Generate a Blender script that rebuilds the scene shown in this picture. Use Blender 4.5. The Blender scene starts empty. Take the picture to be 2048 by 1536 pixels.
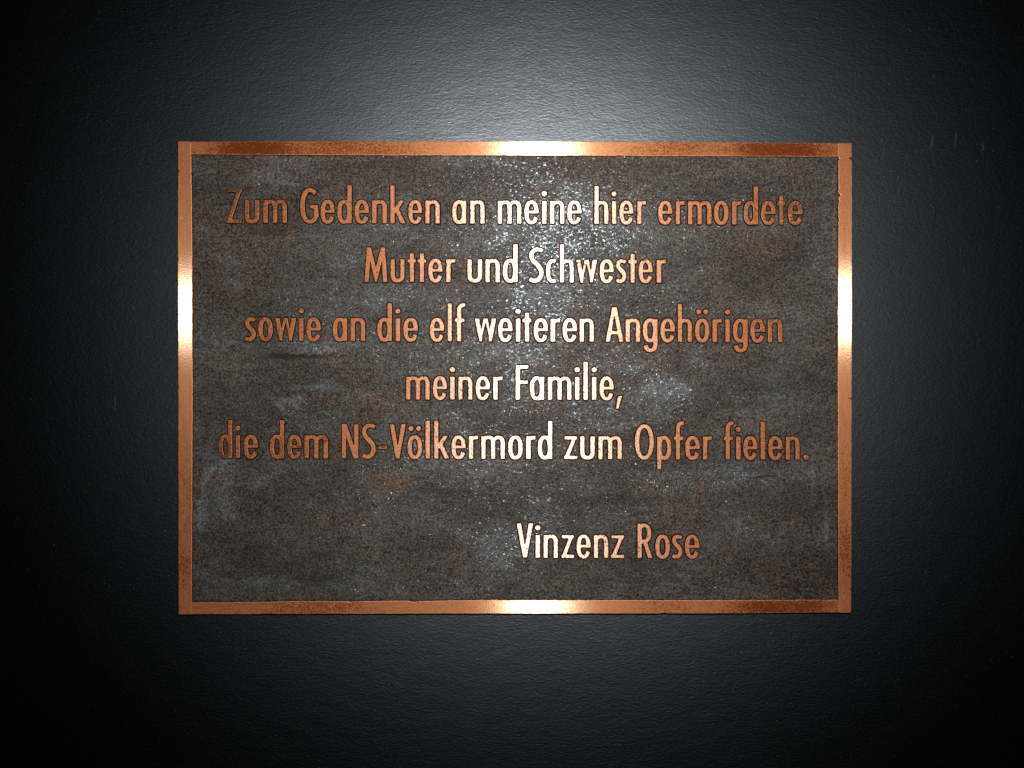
import bpy, math, random
from mathutils import Vector
from mathutils.geometry import delaunay_2d_cdt

# ------------------------------------------------------------------ scale
S = 0.4 / 1344.0            # metres per plan unit: the plaque is 40 cm = 1344 units wide
CX, CY = 1029.5, 756.0      # plan position of the plaque's centre
EYE = 1.5                   # height of the camera's axis above the (unseen) floor
FPX = 2162.0                # focal length in plan units (a 38 mm-equivalent compact camera)
DIST = FPX * S              # camera to wall

scene = bpy.context.scene
COL = scene.collection

def wx(px): return (px - 1024.0) * S
def wz(py): return EYE + (768.0 - py) * S

# ------------------------------------------------------------------ camera
cam_d = bpy.data.cameras.new('camera')
cam_d.sensor_width = 36.0
cam_d.lens = 36.0 * FPX / 2048.0
cam_d.clip_start = 0.01
cam_d.clip_end = 50
cam = bpy.data.objects.new('camera', cam_d)
COL.objects.link(cam)
PLATE_T = 0.006             # the raised faces stand this far off the wall
cam.location = (0, -(DIST + PLATE_T), EYE)
cam.rotation_euler = (math.radians(90), 0, 0)
scene.camera = cam

# ------------------------------------------------------------------ world: a dark place, hardly any ambient light
w = bpy.data.worlds.new('World')
scene.world = w
w.use_nodes = True
bg = w.node_tree.nodes['Background']
bg.inputs['Color'].default_value = (0.6, 0.75, 1.0, 1)
bg.inputs['Strength'].default_value = 0.004

# ------------------------------------------------------------------ the camera's own flash, above and right of the lens
fl = bpy.data.lights.new('flash', 'AREA')
fl.shape = 'RECTANGLE'
fl.size = 0.026
fl.size_y = 0.013
fl.energy = 1.65
fl.color = (0.97, 0.99, 1.0)
fl.spread = math.radians(86)
flo = bpy.data.objects.new('flash', fl)
COL.objects.link(flo)
MIRX, MIRY = 1074.0, 620.0   # where a flat mirror would show the flash
flo.location = (2 * wx(MIRX), -(DIST + PLATE_T), EYE + 2 * (wz(MIRY) - EYE))
flo.rotation_euler = (math.radians(90), 0, 0)

scene.view_settings.view_transform = 'Standard'
scene.view_settings.look = 'None'
scene.view_settings.exposure = 0
scene.view_settings.gamma = 1
scene.view_settings.use_curve_mapping = False
scene.cycles.max_bounces = 4
scene.cycles.sample_clamp_indirect = 2

# ------------------------------------------------------------------ the plaque's root
root = bpy.data.objects.new('memorial_plaque', None)
root.empty_display_size = 0.05
COL.objects.link(root)
root.location = (wx(CX), 0, wz(CY))
root.rotation_euler = (math.radians(90), 0, 0)   # local x right, y up, z out of the wall
root['label'] = 'rectangular copper-coloured memorial plaque with raised German lettering and polished rim on the black wall'
root['category'] = 'plaque'

def lx(px): return (px - CX) * S
def ly(py): return (CY - py) * S

# ------------------------------------------------------------------ node helpers
class NT:
    def __init__(s, name):
        s.m = bpy.data.materials.new(name)
        s.m.use_nodes = True
        s.t = s.m.node_tree
        s.t.nodes.clear()
        s.out = s.t.nodes.new('ShaderNodeOutputMaterial')
        tc = s.t.nodes.new('ShaderNodeTexCoord')
        tc.object = root
        s.P = s.vm('SCALE', tc.outputs['Object'], scale=1.0 / S)   # plan units, centred on the plaque
    def link(s, a, b):
        if isinstance(a, (int, float)):
            b.default_value = a
        elif isinstance(a, tuple):
            b.default_value = a if len(a) == len(b.default_value) else a + (1,)
        else:
            s.t.links.new(a, b)
    def vm(s, op, a, b=None, scale=None):
        n = s.t.nodes.new('ShaderNodeVectorMath'); n.operation = op
        s.link(a, n.inputs[0])
        if b is not None: s.link(b, n.inputs[1])
        if scale is not None: s.link(scale, n.inputs['Scale'])
        return n.outputs['Value'] if op in ('LENGTH', 'DOT_PRODUCT') else n.outputs[0]
    def ma(s, op, a, b=None, c=None, clamp=False):
        n = s.t.nodes.new('ShaderNodeMath'); n.operation = op; n.use_clamp = clamp
        s.link(a, n.inputs[0])
        if b is not None: s.link(b, n.inputs[1])
        if c is not None: s.link(c, n.inputs[2])
        return n.outputs[0]
    def noise(s, size, detail=2, rough=0.5, stretch=(1, 1, 1), off=0.0, dist=0.0, vec=None):
        """noise whose features are about `size` plan units across, longer along an axis with a larger stretch"""
        v = s.vm('MULTIPLY', vec or s.P, tuple(1.0 / (size * k) for k in stretch))
        v = s.vm('ADD', v, (off * 3.17, off * 1.93, off))
        n = s.t.nodes.new('ShaderNodeTexNoise')
        n.inputs['Scale'].default_value = 1.0
        n.inputs['Detail'].default_value = detail
        n.inputs['Roughness'].default_value = rough
        n.inputs['Distortion'].default_value = dist
        s.link(v, n.inputs['Vector'])
        return n.outputs['Fac']
    def ramp(s, v, a, b, lo=0.0, hi=1.0, smooth=True):
        n = s.t.nodes.new('ShaderNodeMapRange')
        n.interpolation_type = 'SMOOTHSTEP' if smooth else 'LINEAR'
        s.link(v, n.inputs['Value'])
        n.inputs['From Min'].default_value = a; n.inputs['From Max'].default_value = b
        n.inputs['To Min'].default_value = lo; n.inputs['To Max'].default_value = hi
        return n.outputs[0]
    def mix(s, f, a, b):
        n = s.t.nodes.new('ShaderNodeMix'); n.data_type = 'RGBA'
        s.link(f, n.inputs[0]); s.link(a, n.inputs[6]); s.link(b, n.inputs[7])
        return n.outputs[2]
    def spot(s, px, py, rx, ry, ang=0.0, hi=1.0, vec=None, core=0.2):
        """soft elliptical mark at a plan position"""
        v = s.vm('SUBTRACT', vec or s.P, (px - CX, CY - py, 0.0))
        if ang:
            r = s.t.nodes.new('ShaderNodeVectorRotate'); r.rotation_type = 'Z_AXIS'
            s.link(v, r.inputs['Vector']); r.inputs['Angle'].default_value = math.radians(ang)
            v = r.outputs[0]
        v = s.vm('MULTIPLY', v, (1.0 / rx, 1.0 / ry, 0.0))
        return s.ramp(s.vm('LENGTH', v), core, 1.0, hi, 0.0)
    def total(s, items):
        r = items[0]
        for i in items[1:]: r = s.ma('ADD', r, i)
        return r
    def warp(s, size, amp, off=0.0):
        n = s.t.nodes.new('ShaderNodeTexNoise')
        v = s.vm('ADD', s.vm('SCALE', s.P, scale=1.0 / size), (off, off * 2.3, off))
        s.link(v, n.inputs['Vector']); n.inputs['Scale'].default_value = 1.0
        n.inputs['Detail'].default_value = 2
        d = s.vm('SCALE', s.vm('SUBTRACT', n.outputs['Color'], (0.5, 0.5, 0.5)), scale=2.0 * amp)
        return s.vm('ADD', s.P, d)
    def bump(s, h, dist, strength=1.0, normal=None):
        n = s.t.nodes.new('ShaderNodeBump')
        n.inputs['Strength'].default_value = strength
        n.inputs['Distance'].default_value = dist
        s.link(h, n.inputs['Height'])
        if normal is not None: s.link(normal, n.inputs['Normal'])
        return n.outputs[0]
    def gloss(s, col, rough, normal=None, aniso=0.0, tangent=None, dist='BECKMANN'):
        n = s.t.nodes.new('ShaderNodeBsdfAnisotropic')
        n.distribution = dist
        s.link(col, n.inputs['Color']); s.link(rough, n.inputs['Roughness'])
        n.inputs['Anisotropy'].default_value = aniso
        if normal is not None: s.link(normal, n.inputs['Normal'])
        if tangent is not None:
            t = s.t.nodes.new('ShaderNodeVectorTransform')
            t.vector_type = 'VECTOR'; t.convert_from = 'OBJECT'; t.convert_to = 'WORLD'
            t.inputs[0].default_value = tangent
            s.link(t.outputs[0], n.inputs['Tangent'])
        return n.outputs[0]
    def diff(s, col, normal=None):
        n = s.t.nodes.new('ShaderNodeBsdfDiffuse')
        s.link(col, n.inputs['Color'])
        if normal is not None: s.link(normal, n.inputs['Normal'])
        return n.outputs[0]
    def mixs(s, f, a, b):
        n = s.t.nodes.new('ShaderNodeMixShader')
        s.link(f, n.inputs[0]); s.t.links.new(a, n.inputs[1]); s.t.links.new(b, n.inputs[2])
        return n.outputs[0]
    def adds(s, a, b):
        n = s.t.nodes.new('ShaderNodeAddShader')
        s.t.links.new(a, n.inputs[0]); s.t.links.new(b, n.inputs[1])
        return n.outputs[0]
    def done(s, sh):
        s.t.links.new(sh, s.out.inputs['Surface'])
        return s.m

def aniso_for(au, av):
    """roughness and anisotropy of a Glossy node whose slopes are au along its tangent and av across it"""
    a = math.sqrt(au * av)                      # u = a(1-k), v = a/(1-k)
    return math.sqrt(a), 1.0 - au / a

# ------------------------------------------------------------------ materials
def wall_material():
    n = NT('black_wall_paint')
    wv = n.warp(90, 9)
    h1 = n.noise(4.2, 2, 0.6, (2.3, 1, 1), 1.0, vec=wv)
    h2 = n.noise(2.6, 2, 0.6, (1.6, 1, 1), 5.0, 0.4)
    h3 = n.noise(26.0, 1, 0.5, (2.2, 1, 1), 9.0)
    pits = n.ramp(n.noise(3.2, 1, 0.5, (1.3, 1, 1), 14.0), 0.70, 0.78)
    h = n.total([n.ma('MULTIPLY', h1, 1.0), n.ma('MULTIPLY', h2, 0.75), n.ma('MULTIPLY', h3, 0.8),
                 n.ma('MULTIPLY', pits, 0.35)])
    nor = n.bump(h, 0.00010)
    # thin pale scuffs in the paint
    sc = n.total([n.spot(223, 805, 1.6, 20, 6, vec=n.warp(12, 2)), n.spot(1770, 278, 1.6, 9, 8),
                  n.spot(1775, 300, 1.4, 26, 4, 0.5), n.spot(1872, 280, 3, 22, 12, 0.6, vec=n.warp(9, 6)),
                  n.spot(1920, 275, 2.5, 26, 5, 0.5, vec=n.warp(9, 6)), n.spot(1974, 290, 2.5, 20, 8, 0.4, vec=n.warp(9, 6)),
                  n.spot(1962, 318, 2.2, 2.2), n.spot(1876, 146, 2.4, 2), n.spot(236, 583, 1.5, 14, 0, 0.5),
                  n.spot(261, 615, 2, 5, 0, 0.7), n.spot(877, 247, 2.4, 2.2), n.spot(1120, 1354, 2.2, 2),
                  n.spot(992, 1463, 2, 2), n.spot(793, 1372, 2.6, 2.2)])
    specks = n.ma('MULTIPLY', n.ramp(n.noise(2.3, 0, 0.5, off=31.0), 0.81, 0.88), 0.35)
    dark = n.ma('ADD', n.spot(1778, 228, 5, 4), n.spot(1101, 1290, 4, 3), clamp=True)
    scuff = n.ma('ADD', n.ma('MULTIPLY', sc, 0.24), specks, clamp=True)
    tone = n.noise(170, 3, 0.55, (1.5, 1, 1), 3.0)
    col = n.mix(tone, (0.0006, 0.0006, 0.0007), (0.0018, 0.0019, 0.0021))
    col = n.mix(scuff, col, (0.16, 0.17, 0.18))
    col = n.mix(dark, col, (0.001, 0.0, 0.0))
    rg = n.ramp(n.noise(90, 3, 0.6, off=21.0), 0.3, 0.7, 0.33, 0.355)
    g1 = n.gloss((0.90, 0.96, 1.0), rg, nor)
    g2 = n.gloss((0.90, 0.96, 1.0), 0.48, nor)
    f1 = n.ma('MULTIPLY', n.ramp(n.noise(5.0, 2, 0.6, (2, 1, 1), 40.0), 0.3, 0.7, 0.75, 1.25), 0.029)
    f1 = n.ma('MULTIPLY', f1, n.ma('SUBTRACT', 1.0, dark))
    sh = n.mixs(f1, n.diff(col, nor), g1)
    return n.done(n.mixs(0.033, sh, g2))

def field_material():
    n = NT('patinated_field')
    wv = n.warp(70, 26)
    ws = n.warp(22, 5, 7.0)
    # broad clouds of blue-grey bloom and brown tarnish
    cloud = n.noise(120, 4, 0.62, (1.7, 1, 1), 2.0, vec=wv)
    cloud2 = n.noise(34, 3, 0.6, (1.5, 1, 1), 8.0, vec=ws)
    grain = n.noise(4.2, 2, 0.7, (1.25, 1, 1), 4.0, 0.5)
    grain2 = n.noise(3.4, 2, 0.75, off=12.0, dist=0.4)
    bloom_marks = n.total([
        n.spot(1335, 790, 100, 80, 0, 0.65, wv, 0.0), n.spot(1100, 460, 190, 120, 0, 0.45, wv), n.spot(1010, 1110, 130, 90, 0, 0.6, wv),
        n.spot(840, 620, 130, 90, 0, 0.3, wv), n.spot(620, 690, 170, 26, 2, 0.45, ws), n.spot(1265, 735, 60, 26, 0, 0.5, wv),
        n.spot(640, 776, 75, 8, 0, 0.9, ws), n.spot(760, 787, 65, 8, -8, 0.7, ws), n.spot(560, 815, 55, 9, 38, 0.6, ws), n.spot(560, 365, 110, 9, 8, 0.7, ws),
        n.spot(560, 1168, 190, 15, 3, 0.8, ws), n.spot(1654, 1060, 9, 150, 0, 1.0, ws), n.spot(1628, 990, 7, 110, 0, 0.8, ws),
        n.spot(1600, 1158, 120, 4, 0, 0.45, ws), n.spot(404, 1020, 16, 150, 6, 0.7, ws), n.spot(440, 930, 60, 12, -30, 0.6, ws), n.spot(440, 1160, 90, 14, 25, 0.5, ws), n.spot(1500, 1035, 130, 6, -12, 0.4, ws),
        n.spot(560, 800, 200, 10, 4, 0.35, ws), n.spot(1560, 930, 90, 24, 0, 0.4, wv), n.spot(1650, 420, 9, 90, 0, 0.45, ws),
        n.spot(1440, 950, 140, 60, 0, 0.35, wv), n.spot(700, 1000, 190, 70, 0, 0.35, wv)])
    dark_marks = n.total([
        n.spot(560, 713, 52, 10, 3, 1.5, ws), n.spot(620, 712, 66, 7, 0, 1.3, ws), n.spot(493, 721, 30, 7, 10, 1.2, ws), n.spot(545, 700, 130, 26, 0, 0.3, wv),
        n.spot(480, 810, 130, 60, 0, 0.4, wv), n.spot(1520, 520, 130, 90, 0, 0.35, wv), n.spot(1610, 1010, 90, 60, 0, 0.45, wv),
        n.spot(545, 462, 80, 16, 0, 0.7, ws), n.spot(560, 1110, 150, 60, 0, 0.4, wv), n.spot(640, 1160, 90, 24, 0, 0.45, wv),
        n.spot(900, 985, 120, 12, 6, 0.5, ws), n.spot(1240, 1000, 170, 14, -2, 0.5, ws), n.spot(1535, 952, 30, 1.7, -5, 1.0, n.warp(15, 2)),
        n.spot(1572, 967, 22, 1.6, 0, 0.8, ws), n.spot(1250, 330, 300, 22, -2, 0.35, ws), n.spot(450, 350, 60, 18, 0, 0.5, wv),
        n.spot(1395, 810, 240, 14, 0, 0.4, ws), n.spot(1655, 1130, 40, 70, 0, 0.5, wv), n.spot(1240, 1160, 220, 10, 0, 0.3, ws)])
    rust_marks = n.total([
        n.spot(790, 960, 90, 50, 0, 0.8, wv), n.spot(1530, 500, 80, 28, 0, 0.9, wv), n.spot(775, 800, 60, 30, 0, 0.55, wv),
        n.spot(585, 468, 14, 24, -30, 0.9, ws), n.spot(545, 480, 50, 16, 0, 0.4, wv), n.spot(1300, 975, 60, 26, 0, 0.5, wv),
        n.spot(1440, 990, 90, 26, 0, 0.35, wv), n.spot(640, 318, 260, 9, 0, 0.7, ws), n.spot(1250, 321, 330, 8, 0, 0.5, ws),
        n.spot(1670, 430, 6, 140, 0, 0.8, ws), n.spot(1560, 1194, 130, 7, 0, 0.6, ws), n.spot(470, 700, 90, 150, 0, 0.3, wv)])
    b = n.ma('ADD', n.ramp(cloud, 0.40, 0.68, 0.0, 0.55), n.ma('MULTIPLY', bloom_marks, 0.62))
    b = n.ma('ADD', b, n.ramp(cloud2, 0.35, 0.75, -0.12, 0.25))
    b = n.ma('SUBTRACT', b, n.ma('MULTIPLY', dark_marks, 0.5), clamp=True)
    # the bloom sits in grains, not as an even wash
    thr = n.ma('SUBTRACT', 0.70, n.ma('MULTIPLY', b, 0.42))
    g = n.ma('MULTIPLY', n.ma('SUBTRACT', grain, thr), 7.0, clamp=True)
    fine = n.ramp(grain2, 0.34, 0.68)
    base = n.mix(fine, (0.006, 0.005, 0.004), (0.098, 0.071, 0.056))
    bl = n.mix(fine, (0.030, 0.032, 0.032), (0.175, 0.186, 0.190))
    col = n.mix(n.ma('MULTIPLY', g, 0.85), base, bl)
    col = n.mix(n.ma('MULTIPLY', b, 0.30, clamp=True), col, (0.075, 0.080, 0.081))
    green = n.ramp(n.noise(230, 2, 0.5, off=51.0), 0.37, 0.67, 0.02, 0.58)
    col = n.mix(green, col, n.mix(fine, (0.016, 0.017, 0.013), (0.078, 0.080, 0.067)))
    mot = n.ma('MULTIPLY', n.ramp(n.noise(15, 3, 0.65, (1.7, 1, 1), 44.0, 0.4), 0.3, 0.7, 0.82, 1.14),
               n.ramp(n.noise(75, 3, 0.6, (2.2, 1, 1), 47.0, vec=wv), 0.32, 0.68, 0.74, 1.14))
    col = n.vm('SCALE', col, scale=mot)
    # copper showing through in specks
    sp = n.noise(3.3, 1, 0.6, off=23.0)
    lowr = n.ma('ADD', n.ma('MULTIPLY', n.noise(60, 3, 0.6, off=27.0), 0.22), n.ma('MULTIPLY', rust_marks, 0.16))
    spf = n.ma('MULTIPLY', n.ma('SUBTRACT', n.ma('ADD', sp, lowr), 0.755), 7.0, clamp=True)
    col = n.mix(n.ma('MULTIPLY', spf, 0.65), col, (0.30, 0.125, 0.055))
    col = n.mix(n.ma('MULTIPLY', n.ma('MULTIPLY', dark_marks, n.ramp(n.noise(9, 3, 0.7, (2, 1, 1), 71.0), 0.3, 0.6, 0.4, 1.0)), 0.75, clamp=True), col, (0.018, 0.014, 0.012))
    # relief: sand-cast grain
    r1 = n.noise(4.0, 2, 0.6, (1.5, 1, 1), 60.0, 0.6)
    r2 = n.noise(2.8, 1, 0.6, off=64.0)
    r3 = n.noise(40, 2, 0.5, (1.6, 1, 1), 66.0)
    scar = n.spot(1532, 953, 34, 2.2, -5, 1.6, n.warp(15, 2))
    h = n.total([r1, n.ma('MULTIPLY', r2, 0.6), n.ma('MULTIPLY', r3, 1.6), scar])
    nor = n.bump(h, 0.00030)
    # smooth grain tops glint; flash highlight painted in as extra gloss around upper centre
    sheen = n.total([n.ma('MULTIPLY', b, 0.45), n.spot(1120, 455, 330, 230, 0, 0.36, wv, 0.0), n.spot(1120, 480, 90, 110, 35, 0.22, ws, 0.1), n.spot(1040, 370, 110, 40, -20, 0.22, ws, 0.1), n.spot(1100, 800, 380, 420, 0, 0.16, wv, 0.1),
                     n.spot(980, 1100, 160, 110, 0, 0.2, wv)])
    sheen = n.ma('ADD', 0.12, sheen, clamp=True)
    fl_n = n.ma('ADD', n.noise(4.6, 2, 0.62, (1.5, 1, 1), 60.5, 0.8), n.ma('MULTIPLY', n.noise(38, 3, 0.6, (1.5, 1, 1), 63.0, vec=ws), 0.30))
    top = n.ma('MULTIPLY', n.ma('SUBTRACT', fl_n, n.ma('SUBTRACT', 0.80, n.ma('MULTIPLY', sheen, 0.155))), 7.0, clamp=True)
    f = n.ma('MULTIPLY', n.ma('ADD', n.ma('MULTIPLY', sheen, 0.75), 0.25), n.ma('ADD', n.ma('MULTIPLY', top, 0.085), 0.003))
    gl = n.gloss(n.mix(spf, (0.86, 0.94, 1.0), (1.0, 0.66, 0.48)), 0.20, nor)
    sh = n.mixs(f, n.diff(col, nor), gl)
    wide = n.gloss((0.9, 0.88, 0.86), 0.55, nor)
    return n.done(n.mixs(0.004, sh, wide))

def copper_core(n, axis, shiny, worn, tight, wide, ft, fw, nor_h, hdist, diffc=None, ff=0.62, tint=(1.0, 0.76, 0.50)):
    """bare metal: oxide-tinted diffuse part + brushed lobe + broader brushed lobe.
    worn = mask 0..1 of brown oxide"""
    nor = n.bump(nor_h, hdist)
    bright = diffc or n.mix(shiny, (0.33, 0.098, 0.034), (0.48, 0.170, 0.076))
    dcol = n.mix(worn, bright, (0.12, 0.026, 0.005))
    r, k = aniso_for(*tight)
    g1 = n.gloss(n.mix(worn, tint, (0.85, 0.42, 0.2)), r, nor, k, axis)
    r2, k2 = aniso_for(*wide)
    g2 = n.gloss(n.mix(worn, (1.0, 0.50, 0.22), (0.6, 0.22, 0.08)), r2, nor, k2, axis, 'GGX')
    d = n.diff(dcol, nor)
    sh = n.mixs(fw, d, g2)
    keep = n.ma('MULTIPLY', n.ma('SUBTRACT', 1.0, n.ma('MULTIPLY', worn, ff)), ft)
    return n.mixs(keep, sh, g1)

def rail_material(name, horizontal):
    n = NT(name)
    st = (14, 1, 1) if horizontal else (1, 14, 1)
    stm = (3, 1, 1) if horizontal else (1, 3, 1)
    brush = n.noise(1.6, 3, 0.75, st, 3.0)
    brush2 = n.noise(4.5, 2, 0.6, st, 9.0)
    fleck = n.noise(3.0, 2, 0.65, (1, 1, 1), 15.0, 0.6)
    cloud = n.noise(46, 3, 0.6, stm, 19.0)
    if horizontal:
        zones = n.total([n.spot(505, 297, 120, 40, 0, 0.50), n.spot(700, 297, 180, 40, 0, 0.26), n.spot(1560, 300, 150, 40, 0, 0.44),
                         n.spot(1340, 300, 130, 40, 0, 0.18),
                         n.spot(1570, 1213, 170, 40, 0, 0.40), n.spot(640, 1213, 160, 40, 0, 0.20), n.spot(1320, 1213, 110, 40, 0, 0.12)])
        lim = 0.66
    else:
        zones = n.total([n.spot(370, 1010, 40, 190, 0, 0.14), n.spot(370, 1140, 40, 60, 0, 0.18), n.spot(1690, 1110, 40, 110, 0, 0.26),
                         n.spot(1690, 960, 40, 110, 0, 0.12)])
        lim = 0.74
    fleck = n.ma('MULTIPLY_ADD', n.ma('SUBTRACT', fleck, 0.5), 3.4, 0.5)
    q = n.total([n.ma('MULTIPLY', fleck, 0.55), n.ma('MULTIPLY', cloud, 0.42), n.ma('MULTIPLY', zones, 1.25)])
    worn = n.ma('MULTIPLY', n.ma('SUBTRACT', q, lim - 0.12), 2.6, clamp=True)
    worn = n.ma('MAXIMUM', worn, n.ramp(brush2, 0.55, 0.8, 0.0, 0.35))
    shiny = n.ramp(brush, 0.25, 0.75)
    # knocks and scratches
    if horizontal:
        kn = n.total([n.spot(1290, 1212, 22, 1.2, -32, 0.5), n.spot(1300, 1222, 12, 1.2, -20, 0.5), n.spot(540, 1219, 1.6, 12, 10, 1.0),
                      n.spot(820, 1203, 14, 2.5, 0), n.spot(1412, 291, 1.5, 5), n.spot(545, 300, 1.5, 4, 30)])
    else:
        kn = n.total([n.spot(1690, 346, 9, 1.8, 38), n.spot(1695, 352, 4, 1.4, 10), n.spot(1690, 1183, 14, 1.2, 4, 1.0),
                      n.spot(1697, 1179, 3, 2.2), n.spot(1696, 1157, 1.8, 1.8), n.spot(359, 402, 3, 2), n.spot(362, 437, 3, 1.5),
                      n.spot(358, 344, 4, 3), n.spot(1683, 455, 2, 2), n.spot(1687, 437, 2, 3), n.spot(1697, 860, 6, 2.5, 20),
                      n.spot(1692, 1003, 5, 1.6, 10)])
    h = n.total([n.ma('MULTIPLY', brush, 0.5), n.ma('MULTIPLY', fleck, 0.9), n.ma('MULTIPLY', kn, -3.5),
                 n.ma('MULTIPLY', n.noise(60, 1, 0.5, stm, 33.0), 3.0)])
    shn = copper_core(n, (1.0, 0, 0) if horizontal else (0, 1.0, 0), shiny, worn,
                      (0.024, 0.44), (0.095, 0.42), 0.20 if horizontal else 0.24, 0.10, h, 0.000004)
    return n.done(shn)

def letter_material():
    n = NT('rubbed_copper_lettering')
    brush = n.noise(2.0, 2, 0.7, (5, 1, 1), 3.0)
    fleck = n.noise(3.8, 2, 0.7, (1, 1, 1), 75.0, 0.5)
    cloud = n.noise(30, 2, 0.6, (1, 1, 1), 79.0)
    w6 = n.warp(10, 4)
    zones = n.total([n.spot(462, 379, 26, 9, 0, 0.55, w6), n.spot(478, 410, 24, 60, 0, 0.10), n.spot(449, 902, 16, 34, 0, 0.40, w6),
                     n.spot(580, 905, 70, 44, 0, 0.14), n.spot(600, 895, 10, 12, 0, 0.2, w6), n.spot(648, 878, 14, 12, 0, 0.25, w6), n.spot(500, 410, 110, 60, 0, 0.10),
                     n.spot(1160, 530, 32, 13, 0, 0.20, w6), n.spot(1180, 536, 12, 8, 0, 0.14, w6), n.spot(1590, 412, 30, 12, 0, 0.10, w6),
                     n.spot(1152, 442, 16, 6, 0, 0.20, w6), n.spot(1550, 410, 120, 60, 0, 0.10), n.spot(766, 893, 12, 4, 0, 0.5, w6),
                     n.spot(534, 685, 36, 28, 0, 0.16, w6), n.spot(1216, 1080, 16, 28, 0, 0.12, w6), n.spot(1550, 640, 60, 50, 0, 0.10)])
    fleck = n.ma('MULTIPLY_ADD', n.ma('SUBTRACT', fleck, 0.5), 3.4, 0.5)
    q = n.total([n.ma('MULTIPLY', fleck, 0.62), n.ma('MULTIPLY', cloud, 0.30), n.ma('MULTIPLY', zones, 1.5)])
    worn = n.ma('MULTIPLY', n.ma('SUBTRACT', n.ma('ADD', q, n.total([n.spot(430, 700, 330, 700, 0, 0.16), n.spot(1640, 700, 260, 700, 0, 0.12)])), 0.49), 2.2, clamp=True)
    shiny = n.ramp(brush, 0.25, 0.75)
    h = n.total([n.ma('MULTIPLY', brush, 0.6), n.ma('MULTIPLY', fleck, 1.2), n.ma('MULTIPLY', n.noise(50, 1, 0.5, off=83.0), 2.5)])
    sh = copper_core(n, (1.0, 0, 0), shiny, worn, (0.062, 0.42), (0.16, 0.42), 0.165, 0.08, h, 0.000012, tint=(1.0, 0.83, 0.70))
    bare = n.ma('MULTIPLY', n.ma('SUBTRACT', q, 0.72), 7.0, clamp=True)
    return n.done(n.mixs(n.ma('MULTIPLY', bare, 0.85), sh, n.diff((0.075, 0.045, 0.03))))

def side_material():
    """the unpolished cast flanks of letters and rim"""
    n = NT('tarnished_cast_edge')
    g = n.noise(4.0, 2, 0.6, off=91.0)
    col = n.mix(n.ramp(g, 0.35, 0.7), (0.006, 0.003, 0.002), (0.030, 0.010, 0.006))
    nor = n.bump(g, 0.0003)
    return n.done(n.mixs(0.05, n.diff(col, nor), n.gloss((1.0, 0.6, 0.4), 0.5, nor)))

def bevel_material():
    """the rubbed arris between face and flank"""
    n = NT('rubbed_arris')
    g = n.noise(3.0, 2, 0.6, off=95.0)
    col = n.mix(n.ramp(g, 0.35, 0.65), (0.20, 0.060, 0.020), (0.45, 0.16, 0.065))
    nor = n.bump(g, 0.0001)
    return n.done(n.mixs(0.14, n.diff(col, nor), n.gloss((1.0, 0.70, 0.45), 0.44, nor)))

M_wall = wall_material()
M_field = field_material()
M_rail_h = rail_material('copper_brushed_lengthwise', True)
M_rail_v = rail_material('copper_brushed_upright', False)
M_letter = letter_material()
M_side = side_material()
M_bevel = bevel_material()

# ------------------------------------------------------------------ mesh helpers
def make_obj(name, verts, faces, mats, midx=None, smooth=None, parent=None):
    me = bpy.data.meshes.new(name)
    me.from_pydata(verts, [], faces)
    for m in mats: me.materials.append(m)
    for i, p in enumerate(me.polygons):
        if midx: p.material_index = midx[i]
        if smooth: p.use_smooth = smooth[i]
    me.update()
    o = bpy.data.objects.new(name, me)
    COL.objects.link(o)
    if parent: o.parent = parent
    return o

def vnoise(seed):
    """smooth 1-D noise of unit amplitude"""
    r = random.Random(seed)
    tab = [r.uniform(-1, 1) for _ in range(512)]
    def f(t):
        i = math.floor(t); u = t - i; u = u * u * (3 - 2 * u)
        return tab[i % 512] * (1 - u) + tab[(i + 1) % 512] * u
    return f

def interp(pts, t):
    if t <= pts[0][0]: return pts[0][1]
    for (a, va), (b, vb) in zip(pts, pts[1:]):
        if t <= b: return va + (vb - va) * (t - a) / (b - a)
    return pts[-1][1]

# ------------------------------------------------------------------ the wall
def box(name, x0, x1, y0, y1, z0, z1, mat):
    v = [(x, y, z) for x in (x0, x1) for y in (y0, y1) for z in (z0, z1)]
    f = [(0, 1, 3, 2), (4, 6, 7, 5), (0, 4, 5, 1), (2, 3, 7, 6), (0, 2, 6, 4), (1, 5, 7, 3)]
    return make_obj(name, v, f, [mat])
wall = box('wall', -1.5, 1.5, 0.0, 0.12, 0.0, 2.8, M_wall)
wall['kind'] = 'structure'
wall['label'] = 'black semi-gloss painted wall with fine brushed texture behind the plaque'

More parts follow.
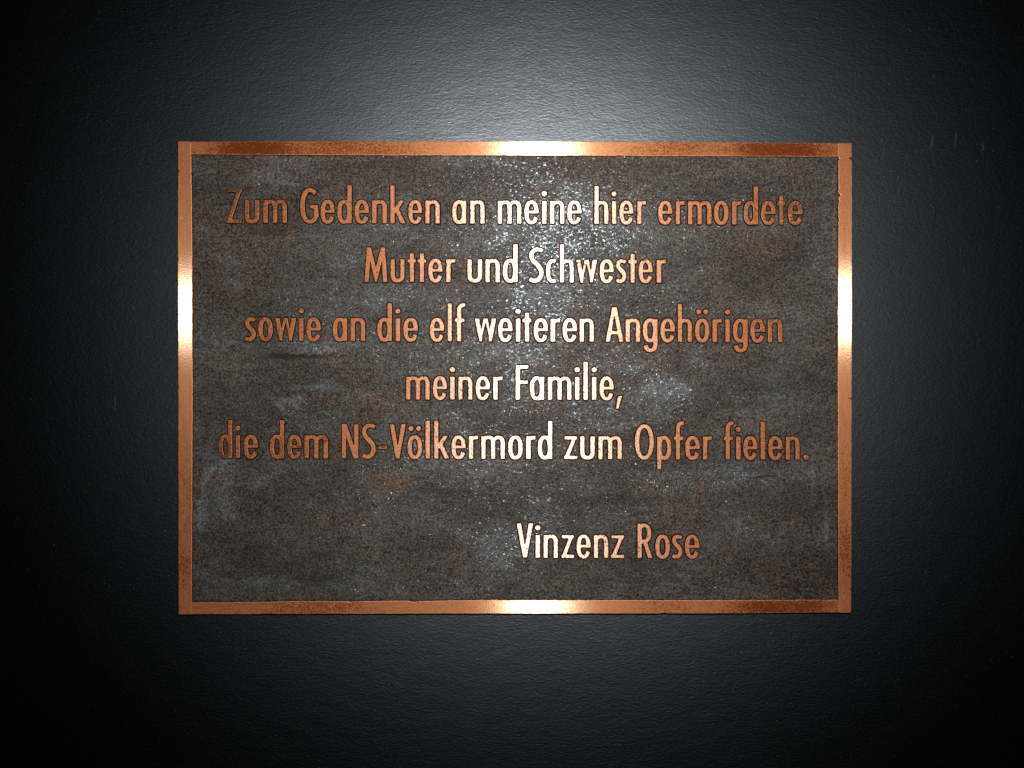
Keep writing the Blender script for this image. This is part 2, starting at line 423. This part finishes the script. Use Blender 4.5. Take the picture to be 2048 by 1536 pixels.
# ------------------------------------------------------------------ plate: the sunken field, really uneven
Z_FIELD, Z_LETTER, Z_RAIL = PLATE_T - 0.0013, PLATE_T - 0.0004, PLATE_T
def build_plate():
    x0, x1, y0, y1 = 378, 1682, 304, 1206
    nx, ny = 164, 114
    n1 = [vnoise(k) for k in range(60)]
    verts, faces = [], []
    for j in range(ny + 1):
        for i in range(nx + 1):
            x = x0 + (x1 - x0) * i / nx; y = y0 + (y1 - y0) * j / ny
            # shallow hollows of the casting
            z = 0.00003 * (math.sin(x * 0.021 + 2 * math.sin(y * 0.013)) + math.sin(y * 0.027 + 1.7 * math.sin(x * 0.011)))
            z += 0.000012 * (n1[(j // 2) % 60](x * 0.07) )
            verts.append((lx(x), ly(y), Z_FIELD + z))
    W = nx + 1
    for j in range(ny):
        for i in range(nx):
            a = j * W + i
            faces.append((a, a + W, a + W + 1, a + 1))
    # flanks down to the wall and the back
    ring = [i for i in range(W)] + [j * W + nx for j in range(1, ny + 1)] + \
           [ny * W + i for i in range(nx - 1, -1, -1)] + [j * W for j in range(ny - 1, 0, -1)]
    b = len(verts)
    for r in ring:
        verts.append((verts[r][0], verts[r][1], 0.0))
    m = len(ring)
    for k in range(m):
        faces.append((ring[k], ring[(k + 1) % m], b + (k + 1) % m, b + k))
    faces.append(tuple(b + k for k in range(m)))
    sm = [True] * (nx * ny) + [False] * (m + 1)
    return make_obj('back_plate', verts, faces, [M_field], None, sm, root)
build_plate()

# ------------------------------------------------------------------ rim: four rails with rubbed arrises and knocks
def build_rail(horizontal, s0, s1, outer, inner, nicks, seed, mat):
    """outer / inner: edge lines [(s, t)...]; nicks: (s, edge, depth, halfwidth)"""
    no, ni, nf, ng = vnoise(seed), vnoise(seed + 1), vnoise(seed + 2), vnoise(seed + 3)
    step = 1.6
    cnt = int((s1 - s0) / step)
    verts, faces, mi, sm = [], [], [], []
    prof = 10
    for k in range(cnt + 1):
        s = s0 + (s1 - s0) * k / cnt
        to, ti = interp(outer, s), interp(inner, s)
        d = 1.0 if ti > to else -1.0        # direction from outer to inner
        to += d * (0.35 * no(s / 9) + 0.22 * nf(s / 2.3))
        ti += d * (0.30 * ni(s / 8) + 0.38 * ng(s / 2.6))
        bo = bi = 0.9
        for (ns, e, dep, hw) in nicks:
            q = max(0.0, 1 - abs(s - ns) / hw)
            if e == 'o': to += d * dep * q; bo += 0.5 * q * dep
            else: ti -= d * dep * q; bi += 0.5 * q * dep
        zt = Z_RAIL
        sec = [(to - d * 0.7, 0.0), (to - d * 0.5, zt - 0.0010), (to - d * 0.1, zt - 0.00030), (to + d * 0.35 * bo, zt - 0.00009), (to + d * 1.1 * bo, zt),
               (ti - d * 1.3 * bi, zt), (ti - d * 0.5 * bi, zt - 0.00009), (ti + d * 0.05, zt - 0.00030), (ti + d * 0.5, zt - 0.0009), (ti + d * 0.7, 0.0)]
        for (t, z) in sec:
            if horizontal: verts.append((lx(s), ly(t), z))
            else: verts.append((lx(t), ly(s), z))
    for k in range(cnt):
        for q in range(prof - 1):
            a = k * prof + q; b = a + prof
            faces.append((a, b, b + 1, a + 1))
            mi.append(0 if q == 4 else (2 if q in (2, 3, 5, 6) else 1)); sm.append(q != 4)
    faces.append(tuple(range(prof))); mi.append(1); sm.append(False)
    faces.append(tuple(cnt * prof + q for q in range(prof))); mi.append(1); sm.append(False)
    # consistent outward winding
    me_o = make_obj('frame_rail', verts, faces, [mat, M_side, M_bevel], mi, sm, root)
    import bmesh
    bm = bmesh.new(); bm.from_mesh(me_o.data)
    bmesh.ops.recalc_face_normals(bm, faces=bm.faces)
    bm.to_mesh(me_o.data); bm.free()
    return me_o

R_TOP = build_rail(True, 383.2, 1677.0, [(356, 283.3), (700, 282.4), (1050, 282.5), (1400, 284), (1704, 286.5)],
           [(383, 308.6), (700, 310.4), (1000, 311.2), (1400, 312.3), (1676, 313.4)],
           [(1412, 'i', 1.2, 5), (520, 'i', 0.8, 6), (820, 'o', 0.8, 5), (1240, 'i', 0.9, 7), (935, 'i', 0.7, 5)], 11, M_rail_h)
R_BOT = build_rail(True, 383.2, 1677.0, [(356, 1228.3), (519, 1228.6), (526, 1226.6), (545, 1228.0), (700, 1228.0), (1400, 1227.2), (1530, 1226.2), (1704, 1224.6)],
           [(383, 1204.4), (560, 1203.2), (580, 1201.8), (700, 1202.6), (812, 1201), (826, 1203.4), (845, 1202), (960, 1199.6), (1400, 1200), (1676, 1199.4)],
           [(1330, 'o', 0.9, 12), (700, 'i', 0.7, 9), (1516, 'i', 1.0, 6), (1120, 'i', 0.6, 8)], 23, M_rail_h)
R_LEFT = build_rail(False, 282.9, 1228.6, [(283, 355.8), (480, 355.3), (780, 356.3), (1228, 357)],
           [(309, 382.7), (500, 384.6), (780, 385.4), (1204, 383.6)],
           [(343, 'o', 2.0, 5), (350, 'o', 1.2, 3), (1130, 'o', 1.0, 4), (365, 'i', 0.8, 4), (517, 'o', 0.8, 6), (1160, 'o', 0.7, 4)], 37, M_rail_v)
R_RIGHT = build_rail(False, 286.4, 1225.2, [(287, 1703.8), (400, 1704.4), (600, 1704.2), (1190, 1702.8), (1222, 1702.2), (1225, 1700.5)],
           [(313, 1676.6), (450, 1677.0), (590, 1675.6), (840, 1675.6), (1200, 1677.2)],
           [(317, 'o', 5.5, 3.2), (317, 'i', 2.2, 3), (390, 'i', 4.2, 4), (402, 'i', 1.5, 3), (797, 'o', 4.2, 2.4), (376, 'i', 1.2, 3),
            (1155, 'o', 1.5, 3), (1179, 'o', 2.2, 2.5), (440, 'i', 1.0, 3), (428, 'o', 0.8, 3)], 53, M_rail_v)

# ------------------------------------------------------------------ lettering: condensed geometric sans, drawn from strokes
XH, CAP, ASC, ST = 46.2, 69.5, 76.5, 9.0
def rect(x0, y0, x1, y1): return [[(x0, y0), (x1, y0), (x1, y1), (x0, y1)]]
def bez(p0, p1, p2, p3, n=10):
    o = []
    for i in range(n + 1):
        t = i / n; u = 1 - t
        o.append((u**3 * p0[0] + 3*u*u*t * p1[0] + 3*u*t*t * p2[0] + t**3 * p3[0],
                  u**3 * p0[1] + 3*u*u*t * p1[1] + 3*u*t*t * p2[1] + t**3 * p3[1]))
    return o
def stroke(pts, ws, cap0=None, cap1=None):
    """variable-width stroke; ws = (w0, w1) or a list like pts; caps: direction of the end cut"""
    n = len(pts)
    if not isinstance(ws, list): ws = [ws[0] + (ws[1] - ws[0]) * i / (n - 1) for i in range(n)]
    L, R = [], []
    for i in range(n):
        a = pts[max(0, i - 1)]; b = pts[min(n - 1, i + 1)]
        dx, dy = b[0] - a[0], b[1] - a[1]; d = math.hypot(dx, dy) or 1
        nx, ny = -dy / d, dx / d
        if i == 0 and cap0: nx, ny = cap0
        if i == n - 1 and cap1: nx, ny = cap1
        h = ws[i] / 2
        L.append((pts[i][0] + nx * h, pts[i][1] + ny * h)); R.append((pts[i][0] - nx * h, pts[i][1] - ny * h))
    return [[L[i], R[i], R[i + 1], L[i + 1]] for i in range(n - 1)]
def ring(cx, cy, rx, ry, t0, t1, wx_=ST, wy_=7.8, e=2.35, n=44):
    """superelliptic ring, degrees counter-clockwise from the right"""
    def se(a, rx, ry):
        c, s = math.cos(a), math.sin(a)
        return (cx + math.copysign(abs(c) ** (2 / e), c) * rx, cy + math.copysign(abs(s) ** (2 / e), s) * ry)
    m = max(4, int(n * abs(t1 - t0) / 360))
    O, I = [], []
    for i in range(m + 1):
        a = math.radians(t0 + (t1 - t0) * i / m)
        O.append(se(a, rx, ry)); I.append(se(a, rx - wx_, ry - wy_))
    return [[O[i], O[i + 1], I[i + 1], I[i]] for i in range(m)]
def dot(cx, cy, r):
    return [[(cx + r * math.cos(math.tau * i / 18), cy + r * math.sin(math.tau * i / 18)) for i in range(18)]]
def poly(*p): return [list(p)]

def arch(x, w):
    """shoulder of n, h, m: springs from the stem whose left edge is x, ends w to the right"""
    top = 47.2 - 3.9
    xr = x + w - ST / 2
    a = bez((x + 4.5, 33.5), (x + 7, 41), (x + 10.5, top), (x + w * 0.56, top), 9)
    b = bez((x + w * 0.56, top), (xr - 3.2, top), (xr, top - 4.2), (xr, 31.5), 9)
    wa = [4.5 + (7.8 - 4.5) * min(1, i / 6) for i in range(10)]
    wb = [7.8 + (ST - 7.8) * i / 9 for i in range(10)]
    return stroke(a, wa) + stroke(b, wb) + rect(xr - ST / 2, 0, xr + ST / 2, 32)

def g_o(w=28.7): return ring(w / 2, 23.1, w / 2, 24.3, 0, 360)
G = {}
G['o'] = (28.7, g_o())
G['ö'] = (28.7, g_o() + dot(7.2, 60.6, 5.2) + dot(21.5, 60.6, 5.2))
G['a'] = (28.8, ring(14.3, 23.1, 14.3, 24.3, 0, 360) + rect(19.9, 0, 28.8, XH))
G['d'] = (29.0, ring(14.3, 23.1, 14.3, 24.3, 0, 360) + rect(20.1, 0, 29.0, ASC))
G['g'] = (29.2, ring(14.3, 23.1, 14.3, 24.3, 0, 360) + rect(20.3, -4, 29.2, XH) + ring(15.2, -4, 14.0, 16.6, -172, 0, ST, 7.6))
G['p'] = (29.0, ring(14.7, 23.1, 14.3, 24.3, 0, 360) + rect(0, -20, 8.9, XH))
G['e'] = (28.7, ring(14.35, 23.1, 14.35, 24.3, -2, 336, 8.9, 7.6) + rect(6, 20.8, 28.3, 26.6))
G['c'] = (22.6, ring(14.35, 23.1, 14.35, 24.3, 62, 298, 8.9, 8.2))
G['n'] = (29.2, rect(0, 0, ST, XH) + arch(0, 29.2))
G['h'] = (28.8, rect(0, 0, ST, ASC) + arch(0, 28.8))
G['r'] = (18.4, rect(0, 0, ST, XH) + stroke(bez((4.5, 33), (6.5, 41), (10.5, 43.8), (18.2, 42.6), 9), (5, 8.6), None, (0.12, 0.99)))
G['m'] = (47.2, rect(0, 0, ST, XH) + arch(0, 28.1) + arch(19.1, 28.1))
G['u'] = (29.0, rect(0, 14, ST, XH) + rect(29 - ST, 14, 29, XH) + ring(14.5, 14.4, 14.5, 15.4, 180, 360, ST, 7.9))
G['i'] = (9.2, rect(0.1, 0, 9.1, XH) + dot(4.6, 60.4, 5.5))
G['l'] = (9.0, rect(0, 0, 9.0, ASC))
G['k'] = (30.5, rect(0, 0, 8.9, ASC) + poly((7.5, 20.0), (7.5, 29.5), (18.6, XH), (28.0, XH), (12.2, 21.5)) +
          poly((9.5, 26.5), (15.8, 32.5), (30.6, 0), (20.6, 0)))
G['t'] = (17.0, rect(4.4, 0, 13.0, 58.2) + rect(0, 38.8, 17.0, XH - 0.4))
G['f'] = (20.5, rect(4.2, 0, 12.9, 60) + rect(0, 38.8, 19.3, XH - 0.2) +
          stroke(bez((8.55, 59), (8.55, 70), (11.5, 73.6), (20.6, 72.4), 10), (8.7, 8.0), None, (0.05, 1.0)))
G['w'] = (43.0, poly((0, XH), (9.3, XH), (15.6, 13.5), (14.6, 0), (9.2, 0)) + poly((15.8, 13.5), (21.5, 38), (21.5, XH), (17.2, XH), (9.4, 0), (14.8, 0)) +
          poly((27.2, 13.5), (21.5, 38), (21.5, XH), (25.8, XH), (33.6, 0), (28.2, 0)) + poly((43, XH), (33.7, XH), (27.4, 13.5), (28.4, 0), (33.8, 0)))
G['s'] = (22.4, stroke(bez((20.2, 40.4), (16.5, 43.6), (12.5, 43.6), (10.6, 43.4), 6) + bez((10.6, 43.4), (5.0, 42.8), (3.2, 36.4), (5.6, 31.6), 7)[1:] +
                       bez((5.6, 31.6), (8.5, 26.6), (14.5, 23.2), (16.9, 17.6), 8)[1:] + bez((16.9, 17.6), (19.3, 10.5), (15.5, 3.5), (9.6, 3.0), 8)[1:] +
                       bez((9.6, 3.0), (6.5, 2.8), (3.8, 4.0), (1.4, 6.0), 5)[1:],
                       [7.8] * 7 + [8.2] * 7 + [9.2] * 8 + [8.4] * 8 + [7.8] * 5))
G['z'] = (27.0, rect(0.8, 39.2, 26.4, XH) + rect(0, 0, 27, 7.0) + poly((0, 0), (10.2, 7.0), (26.4, XH), (15.4, 39.4)) + poly((0, 0), (0, 2), (15.4, 39.4), (26.4, XH), (10.2, 5)))
G[','] = (13.4, poly((0, -18), (6.4, -18), (13.4, 8.3), (4.9, 8.3)))
G['.'] = (11.2, dot(5.6, 4.9, 5.6))
G['-'] = (16.8, rect(0, 19.4, 16.8, 26.0))
G['Z'] = (31.4, rect(1.5, 62.0, 30.6, CAP) + rect(0, 0, 30, 7.4) + poly((0, 0), (0, 2), (20.0, 62.4), (30.6, CAP), (10.0, 7)))
G['G'] = (36.0, ring(19.5, 34.7, 19.5, 35.8, 48, 335, 9.3, 8.2, 2.2, 60) + rect(19.5, 29.3, 36, 36.6) + rect(26.9, 14, 36, 33))
G['M'] = (46.0, poly((0, 0), (4.6, CAP), (13.2, CAP), (8.8, 0)) + poly((46, 0), (41.4, CAP), (32.8, CAP), (37.2, 0)) +
          poly((5.0, CAP), (13.2, CAP), (24.6, 23), (24.9, 0), (21.0, 0)) + poly((41.0, CAP), (32.8, CAP), (21.4, 23), (21.1, 0), (25.0, 0)))
G['S'] = (30.0, stroke(bez((27.4, 62.6), (24.0, 65.6), (20.0, 66.4), (16.6, 66.2), 7) + bez((16.6, 66.2), (6.5, 65.4), (2.2, 55.0), (6.6, 46.8), 9)[1:] +
                       bez((6.6, 46.8), (11.0, 39.6), (20.0, 34.0), (23.2, 26.2), 9)[1:] + bez((23.2, 26.2), (27.8, 14.5), (21.0, 3.6), (11.6, 3.4), 10)[1:] +
                       bez((11.6, 3.4), (8.0, 3.4), (4.6, 4.8), (1.8, 7.4), 6)[1:],
                       [8.2] * 8 + [9.0] * 9 + [9.8] * 9 + [9.2] * 10 + [8.4] * 6))
G['A'] = (36.6, poly((0, 0), (13.6, CAP), (22.6, CAP), (20, 62), (9.2, 0)) + poly((36.6, 0), (23.0, CAP), (14.0, CAP), (16.6, 62), (27.4, 0)) + rect(9.5, 15.0, 27, 22.0))
G['F'] = (26.0, rect(0, 0, 9.4, CAP) + rect(5, 62.0, 26.0, CAP) + rect(5, 31.8, 24.8, 39.2))
G['N'] = (33.2, rect(0, 0, 8.8, CAP) + rect(24.4, 0, 33.2, CAP) + poly((0.6, CAP), (9.6, CAP), (32.6, 0), (23.6, 0)))
G['V'] = (33.2, poly((0, CAP), (9.4, CAP), (18.2, 16), (19.6, 0), (12.6, 0)) + poly((33.2, CAP), (23.8, CAP), (15.0, 16), (13.6, 0), (20.6, 0)))
G['O'] = (38.4, ring(19.2, 34.7, 19.2, 35.9, 0, 360, 9.4, 8.2, 2.15, 56))
G['R'] = (31.0, rect(0, 0, 9.2, CAP) + rect(6, 61.6, 14.5, CAP) + rect(6, 30.0, 14.5, 37.4) +
          ring(13.8, 49.75, 14.4, 19.75, -90, 90, 9.2, 7.6, 2.2, 40) + poly((10.6, 33.5), (18.6, 35.5), (31.0, 0), (21.4, 0)))

_outlines = {}
def outline(ch):
    """union of the strokes -> boundary loops, filled side on the left"""
    if ch in _outlines: return _outlines[ch]
    vs, fs = [], []
    for p in G[ch][1]:
        area = sum(p[i][0] * p[(i + 1) % len(p)][1] - p[(i + 1) % len(p)][0] * p[i][1] for i in range(len(p)))
        if abs(area) < 1e-4: continue
        b = len(vs); vs += [Vector(q) for q in p]
        idx = list(range(b, b + len(p)))
        fs.append(idx if area > 0 else idx[::-1])
    v, e, f, ov, oe, of = delaunay_2d_cdt(vs, [], fs, 1, 0.02)
    cnt = {}
    for t, src in zip(f, of):
        if not src: continue
        for i in range(len(t)):
            a, b = t[i], t[(i + 1) % len(t)]
            cnt[(a, b)] = True
    nxt = {}
    for (a, b) in cnt:
        if (b, a) not in cnt: nxt.setdefault(a, []).append(b)
    loops = []
    while nxt:
        a0 = next(iter(nxt)); lp = [a0]; cur = a0
        while True:
            if cur not in nxt: break
            b = nxt[cur].pop()
            if not nxt[cur]: del nxt[cur]
            if b == a0: break
            lp.append(b); cur = b
        pts = [tuple(v[i]) for i in lp]
        ar = sum(pts[i][0] * pts[(i + 1) % len(pts)][1] - pts[(i + 1) % len(pts)][0] * pts[i][1] for i in range(len(pts)))
        if abs(ar) > 3.0: loops.append(pts)
    _outlines[ch] = loops
    return loops

def rough_loop(pts, sx, seed, amp):
    """resample to ~2.4 units, soften the corners a little, let the cast edge wander"""
    P = [(x * sx, y) for x, y in pts]
    seg = []
    m = len(P)
    for i in range(m):
        a, b = P[i], P[(i + 1) % m]
        d = math.hypot(b[0] - a[0], b[1] - a[1])
        k = max(1, round(d / 2.4))
        if d < 0.5 and m > 8 and i % 2: continue
        for j in range(k): seg.append((a[0] + (b[0] - a[0]) * j / k, a[1] + (b[1] - a[1]) * j / k))
    m = len(seg)
    seg = [((seg[i - 1][0] + 4 * seg[i][0] + seg[(i + 1) % m][0]) / 6, (seg[i - 1][1] + 4 * seg[i][1] + seg[(i + 1) % m][1]) / 6) for i in range(m)]
    r = random.Random(seed)
    out = []
    for i in range(m):
        a, b = seg[i - 1], seg[(i + 1) % m]
        dx, dy = b[0] - a[0], b[1] - a[1]; d = math.hypot(dx, dy) or 1
        q = r.gauss(0, amp)
        if r.random() < 0.05: q += r.uniform(0.4, 1.0)       # small bites in the edge (filled side is left)
        q = max(-0.7, min(1.1, q))
        out.append((seg[i][0] - dy / d * q, seg[i][1] + dx / d * q))
    return out

def offset(pts, d):
    """shift a loop by d to its left (into the metal for d > 0)"""
    m = len(pts); o = []
    for i in range(m):
        a, c, b = pts[i - 1], pts[i], pts[(i + 1) % m]
        x, y = 0.0, 0.0
        for p, q in ((a, c), (c, b)):
            dx, dy = q[0] - p[0], q[1] - p[1]; l = math.hypot(dx, dy) or 1
            x += -dy / l; y += dx / l
        l = math.hypot(x, y) or 1
        o.append((c[0] + x / l * d, c[1] + y / l * d))
    return o

NAMES = {',': 'comma', '.': 'full_stop', '-': 'hyphen'}
def build_letter(ch, x0, x1, base, seed, low=0.0):
    nomw = G[ch][0]
    sx = (x1 - x0 + 0.4) / nomw
    sx = max(0.94, min(1.06, sx))
    cx = (x0 + x1) / 2
    loops = [rough_loop(l, sx, seed * 7 + i, 0.20) for i, l in enumerate(outline(ch))]
    zt = Z_LETTER - low
    ox, oy = lx(cx), ly(base)
    hw = nomw * sx / 2
    rings = [(0.85, zt), (0.55, zt - 0.00004), (0.2, zt - 0.00018), (-0.6, zt - 0.0006), (-2.5, Z_FIELD - 0.0001)]
    verts, faces, mi, sm = [], [], [], []
    tops, start = [], []
    for lp in loops:
        m = len(lp); base_i = len(verts)
        start.append((base_i, m))
        for (d, z) in rings:
            o = offset(lp, d)
            for (x, y) in o: verts.append(((x - hw) * S, y * S, z))
        for r in range(4):
            for i in range(m):
                a = base_i + r * m + i; b = base_i + r * m + (i + 1) % m
                faces.append((a, a + m, b + m, b)); mi.append(2 if r < 2 else 1); sm.append(True)
    # cap: triangulate the top rings (even-odd, so counters stay open)
    v2, eds, back = [], [], []
    for (b0, m) in start:
        o = len(v2)
        for i in range(m):
            v2.append(Vector((verts[b0 + i][0] / S, verts[b0 + i][1] / S))); back.append(b0 + i)
        eds += [(o + i, o + (i + 1) % m) for i in range(m)]
    v, e, f, ov, oe, of = delaunay_2d_cdt(v2, eds, [], 2, 1e-4)
    mp = {}
    for i, src in enumerate(ov):
        if src: mp[i] = back[src[0]]
        else:
            mp[i] = len(verts); verts.append((v[i][0] * S, v[i][1] * S, zt))
    def inside(x, y):
        c = False
        for (a, b) in eds:
            (xa, ya), (xb, yb) = v2[a], v2[b]
            if (ya > y) != (yb > y) and x < (xb - xa) * (y - ya) / (yb - ya) + xa: c = not c
        return c
    for t in f:
        if not inside(sum(v[i][0] for i in t) / len(t), sum(v[i][1] for i in t) / len(t)): continue
        faces.append(tuple(mp[i] for i in t)); mi.append(0); sm.append(False)
    # outward winding: caps face +z; flanks follow because loops keep metal on the left
    o = make_obj(NAMES.get(ch, 'letter'), verts, faces, [M_letter, M_side, M_bevel], mi, sm, root)
    o.location = (ox, oy, 0)
    return o

# (text, [(left, right) of every character], baseline at left, baseline at right)
ROWS = [
 ('ZumGedenkenanmeinehierermordete',
  [(452.8,484),(489,518),(526,573),(600,636),(641,668.5),(674,703),(709,737.5),(743.6,773.7),(780.4,810.5),(816.3,844),(850.4,879.3),
   (904,932.4),(940.5,969.3),(995.5,1042.7),(1048.6,1077.2),(1083.7,1093.3),(1100,1128.8),(1134.4,1163.4),(1189,1217),(1224,1232.8),(1239,1267),(1274.7,1292.3),
   (1316.5,1344.9),(1352,1369.6),(1376.4,1423.4),(1428.5,1457.5),(1464.7,1483),(1487.8,1516.7),(1522.7,1551.9),(1555.6,1571),(1576.6,1605.6)], 445.6, 449.0),
 ('MutterundSchwester',
  [(728.6,774.5),(781,808.8),(815,831.8),(835,852),(856.4,885),(892.4,910.6),(934.7,964.3),(970.8,999.7),(1005.6,1035.4),
   (1057.8,1088),(1092,1114.3),(1119.8,1148),(1152,1194.7),(1199.5,1227.7),(1231.8,1253.4),(1256.8,1274),(1277.4,1305.6),(1313.2,1333.2)], 563.7, 565.6),
 ('sowieandieelfweiterenAngehörigen',
  [(488.8,511.4),(516,544.6),(549.2,592),(597.6,606.4),(612.3,641),(665.2,693.7),(701,729.9),(754.2,783.6),(791,800.2),(806.5,835.7),
   (859.4,888),(895.2,903.8),(909.2,930.2),(949.4,992.6),(996.2,1024.9),(1031.3,1040.9),(1044.6,1063),(1067.4,1096),(1101.2,1120.6),(1125.2,1154.2),(1159.4,1187.8),
   (1211,1247.2),(1251.4,1280.6),(1286,1315.5),(1321.2,1350),(1356,1384.4),(1390.6,1419),(1425.7,1444.3),(1451.2,1460.2),(1466.6,1495.8),(1501.4,1530),(1536.3,1565.3)], 681.6, 684.6),
 ('meinerFamilie,',
  [(812,859.3),(865.5,893.7),(899.8,909.4),(916.6,944.8),(951.5,980),(986.2,1005.4),(1031.2,1057.2),(1059.6,1088.4),(1095.8,1143),(1149.8,1159.2),
   (1166.8,1176),(1183.6,1193.2),(1199,1227.7),(1231.2,1244.4)], 799.3, 800.0),
 ('diedemNS-VölkermordzumOpferfielen.',
  [(436.6,463.8),(471,479.4),(487,514.8),(539,567.7),(574.4,602.2),(608.5,655.5),(683.2,716.2),(723,751.8),(757,774),(779,811.2),(814.8,844.2),
   (850.6,859.8),(868,898.6),(902.8,931.4),(937.2,956.8),(962.5,1009.8),(1016.2,1045.6),(1051.8,1071.7),(1075.3,1104.7),
   (1128.3,1155),(1160.2,1189.8),(1196.8,1244),(1269.8,1308.2),(1314.4,1343),(1348,1368),(1370.9,1400),(1406.4,1424.2),
   (1447.7,1467.5),(1472.6,1481.8),(1487.4,1515.2),(1521.6,1531.2),(1537.1,1565.6),(1572.4,1599.8),(1607.1,1618.3)], 916.5, 919.8),
 ('VinzenzRose',
  [(1033.2,1066.6),(1070.9,1080.4),(1087.2,1116),(1122.9,1148.4),(1153.2,1181.6),(1187.8,1216.7),(1222.2,1249),(1275.2,1305.8),(1310.8,1340.2),(1343.8,1366),(1370.2,1399)], 1116.0, 1117.2),
]
seed = 100
for (text, xs, b0, b1) in ROWS:
    assert len(text) == len(xs), (text, len(text), len(xs))
    X0, X1 = xs[0][0], xs[-1][1]
    for ch, (a, b) in zip(text, xs):
        seed += 1
        y = b0 + (b1 - b0) * (((a + b) / 2 - X0) / (X1 - X0))
        build_letter(ch, a, b, y, seed)
